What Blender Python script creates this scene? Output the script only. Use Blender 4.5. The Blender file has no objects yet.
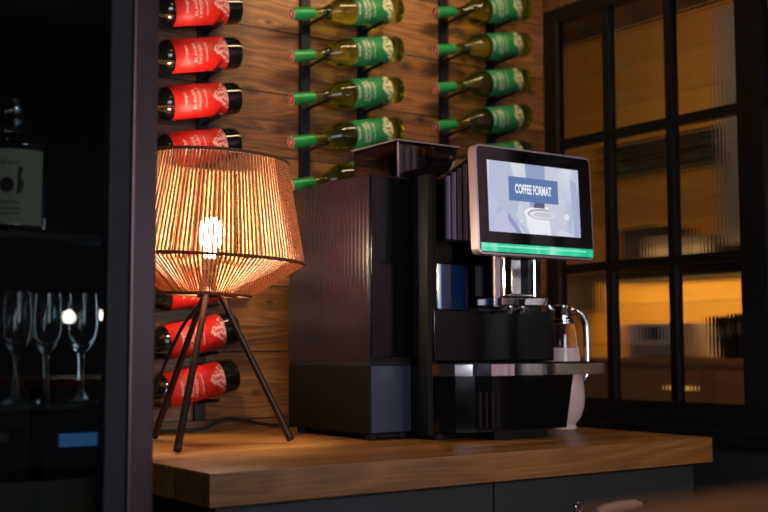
import bpy, bmesh, math, random
from math import pi, sin, cos, radians
from mathutils import Vector, Matrix, Euler
random.seed(7)
scn = bpy.context.scene
C = scn.collection

# ------------------------------------------------------------------ helpers
def srgb(r, g, b):
    def f(c):
        c /= 255.0
        return c / 12.92 if c <= .04045 else ((c + .055) / 1.055) ** 2.4
    return (f(r), f(g), f(b), 1)

def obj(name, bm, mat=None, parent=None, smooth=False, loc=None):
    me = bpy.data.meshes.new(name)
    bmesh.ops.recalc_face_normals(bm, faces=bm.faces[:])
    bm.to_mesh(me); bm.free()
    if mat is not None:
        for m in (mat if isinstance(mat, (list, tuple)) else [mat]):
            me.materials.append(m)
    if smooth:
        for p in me.polygons: p.use_smooth = True
        try: me.set_sharp_from_angle(angle=radians(38))
        except Exception: pass
    o = bpy.data.objects.new(name, me); C.objects.link(o)
    if parent is not None: o.parent = parent
    if loc is not None: o.location = loc
    return o

def empty(name, loc=(0, 0, 0), rot=(0, 0, 0)):
    o = bpy.data.objects.new(name, None); C.objects.link(o)
    o.empty_display_size = .05
    o.location = loc; o.rotation_euler = rot
    return o

def tag(o, label=None, cat=None, group=None, kind=None):
    if label: o['label'] = label
    if cat: o['category'] = cat
    if group: o['group'] = group
    if kind: o['kind'] = kind
    return o

def struct(name, bm, mat, parent=None, smooth=False):
    o = obj(name, bm, mat, parent, smooth)
    if parent is None: o['kind'] = 'structure'
    return o

def add_box(bm, x0, x1, y0, y1, z0, z1, bev=0, mi=0, M=None):
    vs = [bm.verts.new(Vector((x, y, z))) for x in (x0, x1) for y in (y0, y1) for z in (z0, z1)]
    idx = [(0, 1, 3, 2), (4, 6, 7, 5), (0, 4, 5, 1), (2, 3, 7, 6), (0, 2, 6, 4), (1, 5, 7, 3)]
    fs = [bm.faces.new([vs[i] for i in f]) for f in idx]
    for f in fs: f.material_index = mi
    if M is not None:
        for v in vs: v.co = M @ v.co
    if bev > 0:
        es = list({e for f in fs for e in f.edges})
        bmesh.ops.bevel(bm, geom=es, offset=bev, segments=2, affect='EDGES', profile=.6)

def box(x0, x1, y0, y1, z0, z1, bev=0):
    bm = bmesh.new(); add_box(bm, x0, x1, y0, y1, z0, z1, bev); return bm

def add_tube(bm, pts, rad, seg=10, caps=True, closed=False):
    pts = [Vector(p) for p in pts]; n = len(pts)
    rads = rad if isinstance(rad, (list, tuple)) else [rad] * n
    rings = []; prev = None
    for i, p in enumerate(pts):
        if closed: t = pts[(i + 1) % n] - pts[i - 1]
        else: t = pts[min(i + 1, n - 1)] - pts[max(i - 1, 0)]
        t.normalize()
        if prev is None:
            a = Vector((0, 0, 1)) if abs(t.z) < .9 else Vector((1, 0, 0))
            u = t.cross(a).normalized()
        else:
            u = (prev - t * prev.dot(t)).normalized()
        prev = u; w = t.cross(u)
        rings.append([bm.verts.new(p + (u * cos(2 * pi * k / seg) + w * sin(2 * pi * k / seg)) * rads[i]) for k in range(seg)])
    m = n if closed else n - 1
    for i in range(m):
        a, b = rings[i], rings[(i + 1) % n]
        for k in range(seg):
            bm.faces.new((a[k], a[(k + 1) % seg], b[(k + 1) % seg], b[k]))
    if caps and not closed:
        bm.faces.new(rings[0]); bm.faces.new(list(reversed(rings[-1])))

def tube(pts, rad, seg=10, caps=True, closed=False):
    bm = bmesh.new(); add_tube(bm, pts, rad, seg, caps, closed); return bm

def add_lathe(bm, prof, seg=32, axis='Z', off=(0, 0, 0), a0=0, a1=2 * pi, uv=None, cap=True):
    """prof: list of (radius, height)."""
    off = Vector(off); full = abs(a1 - a0 - 2 * pi) < 1e-6
    n = seg if full else seg + 1
    rings = []
    for r, h in prof:
        ring = []
        for k in range(n):
            a = a0 + (a1 - a0) * k / seg
            if axis == 'Z': v = Vector((r * cos(a), r * sin(a), h))
            else: v = Vector((h, r * cos(a), r * sin(a)))
            ring.append(bm.verts.new(v + off))
        rings.append(ring)
    lay = bm.loops.layers.uv.verify() if uv else None
    for i in range(len(prof) - 1):
        for k in range(seg):
            k2 = (k + 1) % n
            f = bm.faces.new((rings[i][k], rings[i][k2], rings[i + 1][k2], rings[i + 1][k]))
            if uv:
                h0, h1 = prof[0][1], prof[-1][1]
                us = [(prof[i][1] - h0) / (h1 - h0), (prof[i + 1][1] - h0) / (h1 - h0)]
                for l, (u, v) in zip(f.loops, ((us[0], k / seg), (us[0], (k + 1) / seg), (us[1], (k + 1) / seg), (us[1], k / seg))):
                    l[lay].uv = (u, v)
    if cap and full:
        if prof[0][0] > 1e-5: bm.faces.new(rings[0])
        if prof[-1][0] > 1e-5: bm.faces.new(list(reversed(rings[-1])))
    bmesh.ops.remove_doubles(bm, verts=[v for ring in (rings[0], rings[-1]) for v in ring], dist=1e-6)

def lathe(prof, seg=32, axis='Z', off=(0, 0, 0), **k):
    bm = bmesh.new(); add_lathe(bm, prof, seg, axis, off, **k); return bm

def add_prism(bm, poly, z0, z1, poly_top=None, axis='Z'):
    pt = poly_top or poly
    def P(p, h):
        if axis == 'Z': return Vector((p[0], p[1], h))
        if axis == 'Y': return Vector((p[0], h, p[1]))
        return Vector((h, p[0], p[1]))
    a = [bm.verts.new(P(p, z0)) for p in poly]; b = [bm.verts.new(P(p, z1)) for p in pt]
    n = len(poly)
    bm.faces.new(a); bm.faces.new(list(reversed(b)))
    for i in range(n): bm.faces.new((a[i], a[(i + 1) % n], b[(i + 1) % n], b[i]))

def prism(poly, z0, z1, poly_top=None, axis='Z', bev=0):
    bm = bmesh.new(); add_prism(bm, poly, z0, z1, poly_top, axis)
    if bev: bmesh.ops.bevel(bm, geom=bm.edges[:], offset=bev, segments=2, affect='EDGES', profile=.6)
    return bm

def rrect(x0, x1, z0, z1, r, n=6):
    out = []
    for cx, cz, a in ((x1 - r, z1 - r, 0), (x0 + r, z1 - r, 90), (x0 + r, z0 + r, 180), (x1 - r, z0 + r, 270)):
        for k in range(n + 1):
            t = radians(a + 90 * k / n); out.append((cx + r * cos(t), cz + r * sin(t)))
    return out

def dup(o, parent=None):
    c = o.copy(); C.objects.link(c)
    if parent is not None:
        c.parent = parent
    for ch in o.children: dup(ch, c)
    return c

# ------------------------------------------------------------------ materials
class NT:
    def __init__(s, name):
        s.m = bpy.data.materials.new(name); s.m.use_nodes = True
        s.t = s.m.node_tree; s.t.nodes.clear()
        s.out = s.n('ShaderNodeOutputMaterial')
    def n(s, k, **kw):
        nd = s.t.nodes.new(k)
        for a, v in kw.items(): setattr(nd, a, v)
        return nd
    def l(s, a, b): s.t.links.new(a, b)
    def bsdf(s, col=(.5, .5, .5, 1), rough=.5, metal=0, **kw):
        b = s.n('ShaderNodeBsdfPrincipled')
        b.inputs['Base Color'].default_value = col if len(col) == 4 else (*col, 1)
        b.inputs['Roughness'].default_value = rough
        b.inputs['Metallic'].default_value = metal
        for k, v in kw.items(): b.inputs[k.replace('_', ' ')].default_value = v
        s.l(b.outputs[0], s.out.inputs[0]); s.b = b; return b
    def math(s, op, a, b=None, c=None, clamp=False):
        nd = s.n('ShaderNodeMath', operation=op, use_clamp=clamp)
        for i, v in enumerate((a, b, c)):
            if v is None: continue
            if isinstance(v, (int, float)): nd.inputs[i].default_value = v
            else: s.l(v, nd.inputs[i])
        return nd.outputs[0]
    def coord(s, scale=(1, 1, 1), loc=(0, 0, 0), kind='Object'):
        tc = s.n('ShaderNodeTexCoord'); mp = s.n('ShaderNodeMapping')
        mp.inputs['Scale'].default_value = scale; mp.inputs['Location'].default_value = loc
        s.l(tc.outputs[kind], mp.inputs[0]); return mp.outputs[0]
    def noise(s, vec, scale=5, detail=4, rough=.5, dist=0):
        nd = s.n('ShaderNodeTexNoise'); nd.inputs['Scale'].default_value = scale
        nd.inputs['Detail'].default_value = detail; nd.inputs['Roughness'].default_value = rough
        nd.inputs['Distortion'].default_value = dist
        if vec is not None: s.l(vec, nd.inputs['Vector'])
        return nd.outputs['Fac']
    def ramp(s, fac, stops):
        r = s.n('ShaderNodeValToRGB'); e = r.color_ramp.elements
        while len(e) < len(stops): e.new(.5)
        for i, (p, c) in enumerate(stops): e[i].position = p; e[i].color = c
        s.l(fac, r.inputs[0]); return r.outputs[0]
    def mix(s, fac, a, b, mode='MIX'):
        nd = s.n('ShaderNodeMix', data_type='RGBA', blend_type=mode)
        for sock, v in ((nd.inputs[0], fac), (nd.inputs[6], a), (nd.inputs[7], b)):
            if isinstance(v, (int, float, tuple)): sock.default_value = v
            else: s.l(v, sock)
        return nd.outputs[2]
    def bump(s, h, strength=.2, dist=.002):
        b = s.n('ShaderNodeBump'); b.inputs['Strength'].default_value = strength
        b.inputs['Distance'].default_value = dist; s.l(h, b.inputs['Height'])
        s.l(b.outputs[0], s.b.inputs['Normal'])

def plain(name, col, rough=.5, metal=0, spot=.0, **kw):
    """solid colour with faint procedural mottling in colour and gloss"""
    t = NT(name); t.bsdf(col, rough, metal, **kw)
    v = t.coord()
    f = t.noise(v, 18, 5, .6)
    c2 = tuple(min(1, x * (1 - spot)) for x in col[:3]) + (1,)
    t.l(t.mix(f, c2, tuple(min(1, x * (1 + spot * .6)) for x in col[:3]) + (1,)), t.b.inputs['Base Color'])
    r = t.math('MULTIPLY_ADD', f, .12, max(0, rough - .06))
    t.l(r, t.b.inputs['Roughness'])
    return t.m

def emit(name, col, s):
    t = NT(name); e = t.n('ShaderNodeEmission'); e.inputs[0].default_value = col if len(col) == 4 else (*col, 1)
    e.inputs[1].default_value = s; t.l(e.outputs[0], t.out.inputs[0]); return t.m

def wood(name, dark, mid, light, axis='X', plank=.18, planks_on='Z', rough=.45, knots=(), zoff=.03, grain=1.0, seamw=.012, figure=.16):
    """planks with long grain, ring figure, knots"""
    t = NT(name); t.bsdf((.3, .2, .1, 1), rough)
    tc = t.n('ShaderNodeTexCoord'); sp = t.n('ShaderNodeSeparateXYZ'); t.l(tc.outputs['Object'], sp.inputs[0])
    A = {'X': sp.outputs[0], 'Y': sp.outputs[1], 'Z': sp.outputs[2]}
    along = A[axis]; across = A[planks_on]
    q = t.math('DIVIDE', t.math('SUBTRACT', across, zoff), plank)
    idx = t.math('FLOOR', q); fr = t.math('FRACT', q)
    wn = t.n('ShaderNodeTexWhiteNoise', noise_dimensions='1D'); t.l(idx, wn.inputs['W'])
    shift = t.math('MULTIPLY', wn.outputs[0], 7.3)
    third = [a for a in 'XYZ' if a not in (axis, planks_on)][0]
    # warp by knots
    warp = None; kn = None
    for (ka, kc, kr) in knots:
        da = t.math('MULTIPLY', t.math('SUBTRACT', along, ka), .55); dc = t.math('SUBTRACT', across, kc)
        d = t.math('SQRT', t.math('ADD', t.math('MULTIPLY', da, da), t.math('MULTIPLY', dc, dc)))
        g = t.math('POWER', 2.718, t.math('MULTIPLY', t.math('DIVIDE', d, kr), -1.1))
        w = t.math('MULTIPLY', g, t.math('SIGN', dc))
        warp = t.math('MULTIPLY', w, kr * 1.6) if warp is None else t.math('ADD', warp, t.math('MULTIPLY', w, kr * 1.6))
        core = t.math('SUBTRACT', 1.0, t.math('SMOOTH_MIN', t.math('DIVIDE', d, kr * .55), 1.0, .3), clamp=True)
        kn = core if kn is None else t.math('MAXIMUM', kn, core)
    acr = across if warp is None else t.math('SUBTRACT', across, warp)
    cb = t.n('ShaderNodeCombineXYZ')
    t.l(t.math('ADD', t.math('MULTIPLY', along, .9), shift), cb.inputs[0])
    t.l(t.math('ADD', t.math('MULTIPLY', acr, 9.0), shift), cb.inputs[1]); t.l(t.math('MULTIPLY', A[third], 6.0), cb.inputs[2])
    big = t.noise(cb.outputs[0], 1.6 * grain, 3, .55, .6)
    rings = t.math('FRACT', t.math('MULTIPLY', big, 9.0))
    rings = t.math('ABSOLUTE', t.math('SUBTRACT', t.math('MULTIPLY', rings, 2), 1))
    broad = t.noise(cb.outputs[0], .55, 2, .5)
    cb2 = t.n('ShaderNodeCombineXYZ')
    t.l(t.math('ADD', t.math('MULTIPLY', along, 6), shift), cb2.inputs[0]); t.l(t.math('MULTIPLY', acr, 220), cb2.inputs[1]); t.l(t.math('MULTIPLY', A[third], 200), cb2.inputs[2])
    fine = t.noise(cb2.outputs[0], 1.0, 4, .6)
    f = t.math('ADD', t.math('ADD', t.math('MULTIPLY', rings, figure), t.math('MULTIPLY', fine, .42)), t.math('MULTIPLY', broad, .58 - figure))
    f = t.math('ADD', f, t.math('MULTIPLY', t.math('SUBTRACT', wn.outputs[0], .5), .22))
    col = t.ramp(f, [(.2, dark), (.5, mid), (.8, light)])
    if kn is not None:
        col = t.mix(kn, col, tuple(c * .22 for c in dark[:3]) + (1,))
    seam = t.math('LESS_THAN', t.math('MINIMUM', fr, t.math('SUBTRACT', 1, fr)), seamw)
    col = t.mix(seam, col, tuple(c * .15 for c in dark[:3]) + (1,))
    t.l(col, t.b.inputs['Base Color'])
    t.l(t.math('MULTIPLY_ADD', fine, .2, rough - .1), t.b.inputs['Roughness'])
    t.bump(t.math('SUBTRACT', fine, t.math('MULTIPLY', seam, 2)), .35, .0015)
    return t.m

M = {}
M['pine'] = wood('pine_wall', srgb(56, 32, 16), srgb(118, 74, 38), srgb(166, 114, 62),
                 knots=((.571, .93, .034), (.50, 1.03, .018), (1.107, 1.075, .042), (1.163, .915, .03), (1.20, .62, .03), (.64, .345, .022), (1.62, 1.06, .03), (.63, 1.13, .02), (.60, .10, .02)), rough=.42, figure=.25)
M['oak_top'] = wood('oak_worktop', srgb(92, 56, 22), srgb(146, 96, 42), srgb(184, 134, 70), plank=.055, planks_on='Y', rough=.36, grain=.9, seamw=.02)
M['oak_bar'] = wood('oak_bar_table', srgb(100, 58, 30), srgb(150, 94, 50), srgb(186, 126, 76), plank=.09, planks_on='Y', rough=.4)
M['far_wood'] = wood('far_wood', srgb(140, 92, 30), srgb(190, 132, 48), srgb(216, 160, 66), axis='Y', plank=.2, planks_on='Z', rough=.6, knots=((2.2, 1.35, .05), (1.5, .9, .03)))
M['side_wood'] = wood('side_wood', srgb(70, 44, 24), srgb(112, 74, 42), srgb(140, 96, 56), axis='Y', plank=.3, planks_on='Z', rough=.6)
M['floor'] = wood('floor_wood', srgb(36, 24, 16), srgb(60, 42, 28), srgb(84, 60, 40), axis='X', plank=.14, planks_on='Y', rough=.5)
M['plaster'] = plain('plaster', srgb(70, 62, 60), .8, spot=.15)
M['slat'] = plain('mauve_slats', srgb(212, 186, 196), .5, spot=.1)
M['black_steel'] = plain('black_steel', srgb(30, 31, 30), .42, .35, spot=.2)
M['rack_steel'] = plain('rack_steel', srgb(26, 30, 30), .4, .5, spot=.2)
M['gloss_black'] = plain('gloss_black', srgb(12, 11, 12), .075, 0, spot=.1, IOR=1.58)
def ribbed_acrylic():
    t = NT('ribbed_smoked_acrylic'); t.bsdf(srgb(36, 28, 34), .27, 0, IOR=1.5)
    sp = t.n('ShaderNodeSeparateXYZ'); t.l(t.coord(), sp.inputs[0])
    cb = t.n('ShaderNodeCombineXYZ'); t.l(t.math('MULTIPLY', sp.outputs[1], 60), cb.inputs[0]); t.l(t.math('MULTIPLY', sp.outputs[2], .3), cb.inputs[1])
    w_ = t.math('SINE', t.math('MULTIPLY', sp.outputs[1], 2 * pi / .0165))
    t.bump(t.math('ADD', w_, t.math('MULTIPLY', t.noise(cb.outputs[0], 1.5, 2), 1.4)), .22, .0016)
    return t.m
M['gloss_left'] = ribbed_acrylic()
M['matt_black'] = plain('matt_black', srgb(14, 12, 10), .6, 0, spot=.15, Specular_IOR_Level=.25)
M['gloss_front'] = plain('gloss_front', srgb(10, 11, 11), .1, 0, spot=.1, Specular_IOR_Level=.28)
M['reflect_blue'] = plain('reflection_blue', srgb(18, 44, 84), .1, 0, spot=.1, IOR=1.6)  # blue base colour stands in for a reflected window
M['panel_blue'] = plain('slate_panel', srgb(60, 72, 88), .34, .3, spot=.1)
M['deep_black'] = plain('deep_black', srgb(7, 7, 7), .5, 0, spot=.1, Specular_IOR_Level=.2)
M['rib'] = plain('mauve_ribs', srgb(150, 136, 160), .3, .3, spot=.1)
M['rib_dark'] = plain('dark_mauve_ribs', srgb(44, 36, 40), .3, .4, spot=.1)
M['chrome'] = plain('chrome', srgb(225, 222, 222), .07, 1, spot=.03)
M['silver'] = plain('satin_silver', srgb(205, 190, 196), .33, .55, spot=.04)
M['fridge_steel'] = plain('dark_brushed_steel', srgb(82, 64, 62), .36, .75, spot=.15)
M['cabinet'] = plain('cabinet_grey', srgb(36, 40, 40), .6, 0, spot=.12)
M['wine_glass_dark'] = plain('dark_bottle_glass', srgb(14, 15, 12), .05, 0, spot=.05, IOR=1.52)
M['cap_green'] = plain('green_capsule', srgb(36, 138, 74), .36, .25, spot=.15)
M['cap_red'] = plain('red_capsule', srgb(190, 34, 26), .4, 0, spot=.12)
M['cream'] = plain('cream_print', srgb(222, 206, 196), .5, 0, spot=.12)
M['leg'] = plain('bronze_black_metal', srgb(58, 42, 34), .34, .6, spot=.15)
M['cord'] = plain('black_cord', srgb(16, 14, 14), .5, spot=.1)
M['books'] = plain('black_folder_cloth', srgb(16, 14, 14), .7, spot=.1)
M['grey_box'] = plain('grey_card', srgb(118, 106, 98), .7, spot=.15)
M['lilac'] = plain('lilac_grey', srgb(176, 156, 172), .6, spot=.1)
M['pale_panel'] = plain('pale_grey_paint', srgb(98, 88, 92), .6, spot=.1)
M['pink_handle'] = plain('pinkish_beech', srgb(206, 158, 144), .4, spot=.15)
M['milk'] = plain('milk', srgb(226, 202, 198), .12, spot=.03, Subsurface_Weight=.0)
M['rubber'] = plain('rubber', srgb(12, 12, 12), .7, spot=.1)
M['brass'] = plain('brass', srgb(200, 150, 60), .3, .9, spot=.1)

def glass(name, col=(1, 1, 1, 1), rough=0.0, ior=1.45, ribs=None, amp=.5, trans=1.0):
    t = NT(name); t.bsdf(col, rough, 0, IOR=ior, Transmission_Weight=trans)
    if ribs:
        v = t.coord(); sp = t.n('ShaderNodeSeparateXYZ'); t.l(v, sp.inputs[0])
        a = t.math('SINE', t.math('MULTIPLY', sp.outputs[1], 2 * pi / ribs[0]))
        b = t.math('SINE', t.math('MULTIPLY', sp.outputs[2], 2 * pi / ribs[1]))
        t.bump(t.math('ADD', a, t.math('MULTIPLY', b, ribs[2])), amp, .0012)
    else:
        t.bump(t.noise(t.coord(), 30, 2), .02, .0005)
    return t.m
M['clear'] = glass('clear_glass')
M['green_glass'] = glass('olive_bottle_glass', srgb(184, 204, 78), .02, 1.34, trans=.985)
M['door_glass'] = glass('smoked_door_glass', (.45, .5, .48, 1), .0, 1.45)
M['pane'] = glass('reeded_glass', (.93, .9, .86, 1), .02, 1.45, ribs=(.0125, .0125, .9), amp=.05)
M['smoke'] = glass('smoked_hopper', srgb(84, 60, 60), .03, 1.6)

def label_mat(name, base, base2, crest, edge, prints=True):
    """paper label: ink colour with a cream crest toward the bottle's foot and fine print rules"""
    t = NT(name); t.bsdf(base, .5)
    tc = t.n('ShaderNodeTexCoord'); sp = t.n('ShaderNodeSeparateXYZ'); t.l(tc.outputs['UV'], sp.inputs[0])
    u, v = sp.outputs[0], sp.outputs[1]
    cb = t.n('ShaderNodeCombineXYZ'); t.l(u, cb.inputs[0]); t.l(v, cb.inputs[1])
    nz = t.noise(cb.outputs[0], 7, 5, .65)
    # ragged crest boundary
    bend = t.math('MULTIPLY', t.math('ABSOLUTE', t.math('SUBTRACT', v, .46)), edge)
    lim = t.math('ADD', t.math('ADD', .72, bend), t.math('MULTIPLY', t.math('SUBTRACT', nz, .5), .32))
    c = t.math('GREATER_THAN', u, lim)
    n2 = t.noise(cb.outputs[0], 16, 4, .7)
    crestc = t.mix(t.math('GREATER_THAN', n2, .52), crest, base2)
    col = t.mix(c, t.mix(t.noise(cb.outputs[0], 3, 2), base, base2), crestc)
    t.l(col, t.b.inputs['Base Color'])
    return t.m
M['label_red'] = label_mat('red_label', srgb(204, 30, 20), srgb(178, 24, 18), srgb(226, 166, 160), .9)
M['label_green'] = label_mat('green_label', srgb(30, 124, 70), srgb(24, 106, 58), srgb(214, 206, 170), .5)

def rope_mat():
    t = NT('jute_rope')
    v = t.coord((1, 1, 1)); sp = t.n('ShaderNodeSeparateXYZ'); t.l(v, sp.inputs[0])
    nz = t.noise(v, 260, 3, .6)
    tw = t.math('SINE', t.math('ADD', t.math('MULTIPLY', sp.outputs[2], 1150), t.math('MULTIPLY', sp.outputs[0], 900)))
    f = t.math('ADD', t.math('MULTIPLY', nz, .8), t.math('MULTIPLY', tw, .12))
    col = t.ramp(f, [(.22, srgb(96, 58, 30)), (.42, srgb(194, 130, 76)), (.7, srgb(238, 190, 136))])
    b = t.bsdf((.6, .4, .2, 1), .8); t.l(col, b.inputs['Base Color'])
    t.bump(f, .6, .001)
    tr = t.n('ShaderNodeBsdfTranslucent'); t.l(col, tr.inputs[0])
    mx = t.n('ShaderNodeMixShader'); mx.inputs[0].default_value = .2
    t.l(b.outputs[0], mx.inputs[1]); t.l(tr.outputs[0], mx.inputs[2]); t.l(mx.outputs[0], t.out.inputs[0])
    return t.m
M['rope'] = rope_mat()
M['rope_dark'] = plain('dark_rope', srgb(112, 66, 34), .8, spot=.3)
M['bulb'] = emit('bulb_glow', (1.0, .82, .60), 540)
M['spotbulb'] = emit('ceiling_bulb_glow', (1.0, .86, .70), 60)

# ------------------------------------------------------------------ camera
CAM = Vector((-.924, -1.8263, .2191)); yaw, pitch, roll = .6184, .0804, -.0022
f = Vector((sin(yaw) * cos(pitch), cos(yaw) * cos(pitch), sin(pitch)))
r0 = Vector((cos(yaw), -sin(yaw), 0)); u0 = r0.cross(f)
r = cos(roll) * r0 + sin(roll) * u0; u = -sin(roll) * r0 + cos(roll) * u0
cam = bpy.data.cameras.new('camera'); co = bpy.data.objects.new('camera', cam); C.objects.link(co)
mw = Matrix.Identity(4)
for i in range(3): mw[i][0] = r[i]; mw[i][1] = u[i]; mw[i][2] = -f[i]; mw[i][3] = CAM[i]
co.matrix_world = mw
cam.sensor_width = 36; cam.lens = 1140.4 / 768 * 36; cam.clip_start = .02
cam.dof.use_dof = True; cam.dof.focus_distance = 2.55; cam.dof.aperture_fstop = 2.6
scn.camera = co

# ------------------------------------------------------------------ room
FZ, CZ, WY, WX = -.93, 1.80, .915, 1.698
struct('floor', box(-3.2, 4.2, -3.6, 3.2, FZ - .05, FZ), M['floor'])
struct('ceiling', box(-3.2, 4.2, -3.6, 3.2, CZ, CZ + .05), M['plaster'])
struct('wall_back', box(-3.2, WX + .02, WY, WY + .06, FZ, CZ), M['pine'])
struct('wall_left', box(-3.26, -3.2, -3.6, WY + .06, FZ, CZ), M['plaster'])

# front wall behind the camera with a daylight window opening
bm = bmesh.new()
WX0, WX1, WZ0, WZ1 = -1.1, .1, .1, 1.4
add_box(bm, -3.2, WX0, -3.66, -3.6, FZ, CZ); add_box(bm, WX1, 4.2, -3.66, -3.6, FZ, CZ)
add_box(bm, WX0, WX1, -3.66, -3.6, FZ, WZ0); add_box(bm, WX0, WX1, -3.66, -3.6, WZ1, CZ)
struct('wall_front', bm, M['plaster'])

# right side: glazed steel partition, then slatted wall towards the viewer
bm = bmesh.new()
add_box(bm, WX - .02, WX + .06, -.62, WY, FZ, -.012)
add_box(bm, WX - .02, WX + .06, -.62, WY, 1.335, CZ)
struct('wall_right', bm, M['pine'])
bm = bmesh.new()
add_box(bm, WX - .045, WX - .0205, -.62, WY - .001, -.05, -.008, .004)
struct('trim_1', bm, M['black_steel'])
bm = bmesh.new()
add_box(bm, WX - .012, WX - .0205 + .0, -.6, WY - .002, FZ, -.052)
bm.free()
bm = bmesh.new()
add_box(bm, WX - .032, WX - .0205, -.62, WY - .001, FZ, -.052)
struct('trim_2', bm, M['cabinet'])

bm = bmesh.new()
win = empty('window_1', (0, 0, 0)); win['kind'] = 'structure'
xa, xb = WX - .018, WX + .022
zrows = [(.062, .457), (.486, .866), (.896, 1.287)]
cols_ = [(.148, .378), (.403, .625), (.652, .858)]
cols2 = [(-.17, .062), (-.44, -.196), (-.60, -.466)]
add_box(bm, xa, xb, .858, WY - .001, -.010, 1.334, .002)            # stile at corner
add_box(bm, xa, xb, .062, .148, -.010, 1.334, .002)                 # heavy jamb
add_box(bm, xa, xb, -.62, -.60, -.010, 1.334, .002)
for y0, y1 in ((.148, .858), (-.60, .062)):
    add_box(bm, xa + .001, xb - .001, y0, y1, -.009, .062, .002)
    add_box(bm, xa + .001, xb - .001, y0, y1, 1.287, 1.333, .002)
    add_box(bm, xa + .004, xb - .004, y0, y1, .457, .486, .002)
    add_box(bm, xa + .004, xb - .004, y0, y1, .866, .896, .002)
for y0, y1 in ((.378, .403), (.625, .652), (-.196, -.17), (-.466, -.44)):
    add_box(bm, xa + .003, xb - .003, y0, y1, .06, 1.289, .002)
struct('window_frame', bm, M['black_steel'], win)
obj('frame_bead', box(xa - .006, xa + .004, .846, .858, .02, 1.285, .001), M['fridge_steel'], win)
bm = bmesh.new()
for z0, z1 in zrows:
    for y0, y1 in cols_ + cols2:
        add_box(bm, WX + .000, WX + .005, y0 - .003, y1 + .003, z0 - .003, z1 + .003)
obj('window_pane', bm, M['pane'], win)

# slatted wall nearer the viewer (outside the frame, mirrored in the machine)
bm = bmesh.new()
add_box(bm, WX + .0, WX + .06, -1.75, -.62, FZ, CZ)
y = -.65
while y > -1.72:
    add_box(bm, WX - .025, WX + .001, y - .024, y, FZ, CZ, .003); y -= .046
struct('wall_right_slats', bm, M['slat'])
bm = bmesh.new()
for a0, a1, b0, b1 in ((-2.0, -1.75, FZ, CZ), (-3.6, -2.9, FZ, CZ), (-2.9, -2.0, FZ, -.2), (-2.9, -2.0, 1.2, CZ)):
    add_box(bm, WX, WX + .06, a0, a1, b0, b1)
struct('wall_right_end', bm, M['plaster'])

# ------------------------------------------------------------------ room beyond the glass
struct('wall_far', box(3.3, 3.36, -3.6, 3.2, FZ, CZ), M['far_wood'])
struct('wall_beyond', box(WX + .02, 3.3, 3.14, 3.2, FZ, CZ), M['far_wood'])
bm = bmesh.new()
for z in (1.07, 1.13, 1.185):
    add_box(bm, 3.24, 3.30, .2, 2.15, z, z + .026)
tag(struct('trim_3', bm, M['books']))

# tall counter unit beyond the glass
sb = empty('sideboard', (2.75, 1.25, FZ))
tag(sb, 'brown wooden sideboard beyond the reeded glass, under the leaning folders', 'sideboard')
def loc(o, root):
    o.parent = root; o.matrix_parent_inverse = root.matrix_world.inverted(); return o
def part(name, bm, mat, root, smooth=False):
    """part given in world coordinates, parented to a root that only has a location"""
    L = Vector(root.location) if root.parent is None else Vector(root['_w'])
    bmesh.ops.translate(bm, verts=bm.verts[:], vec=-L)
    return obj(name, bm, mat, root, smooth)
part('body', box(2.70, 3.10, .3, 2.3, FZ, .150), M['side_wood'], sb)
part('top', box(2.68, 3.12, .28, 2.32, .150, .176, .003), M['side_wood'], sb)
for y0, y1 in ((.34, 1.055), (1.08, 1.60), (1.625, 2.27)):
    part('door', box(2.684, 2.70, y0, y1, -.80, .13, .002), M['side_wood'], sb)
t = obj('strip_light', box(-.006, .006, -.06, .06, -.007, .007, .002), emit('warm_strip', (1.0, .60, .10), .5))
t.location = (2.677, 1.20, .058)
tag(t, 'short glowing amber strip light on the sideboard front beyond the glass', 'light')

def folder(y, lean, h, th):
    o = empty('folder', (2.84, y, .177), (radians(lean), 0, 0))
    bm = bmesh.new(); add_box(bm, -.10, .10, -th / 2, th / 2, .002, h, .003)
    obj('cover', bm, M['books'], o)
    obj('spine_label', box(-.104, -.0995, -th * .3, th * .3, h * .55, h * .8), M['grey_box'], o)
    return o
fl = [(1.055, -15, .165, .030, 'black folder leaning farthest left on the sideboard beyond the glass'),
      (1.018, -12, .150, .028, 'second black folder from the left, leaning on the sideboard beyond the glass'),
      (.972, -8, .172, .020, 'thin leaning black folder just left of the two upright ones beyond the glass'),
      (.932, 0, .165, .034, 'upright black folder beyond the glass beside the leaning ones'),
      (.893, 0, .168, .034, 'upright black folder beyond the glass nearest the heavy window jamb')]
for y, lean, h, th, lb in fl:
    tag(folder(y, lean, h, th), lb, 'folder', 'black folders on the sideboard')

# music unit / appliance on the sideboard
ap = empty('microwave_oven', (2.86, 1.42, .177))
tag(ap, 'grey box shaped oven with dark window on the sideboard beyond the glass', 'oven')
part('body', box(2.76, 2.98, 1.27, 1.58, .178, .318, .004), M['lilac'], ap)
part('door_window', box(2.755, 2.76, 1.36, 1.46, .250, .305, .001), M['gloss_black'], ap)
part('lower_panel', box(2.755, 2.76, 1.29, 1.56, .19, .232, .001), M['grey_box'], ap)
part('knob', lathe([(.0, -.008), (.012, -.008), (.012, 0)], 14, 'X', (2.757, 1.30, .275)), M['chrome'], ap)

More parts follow.
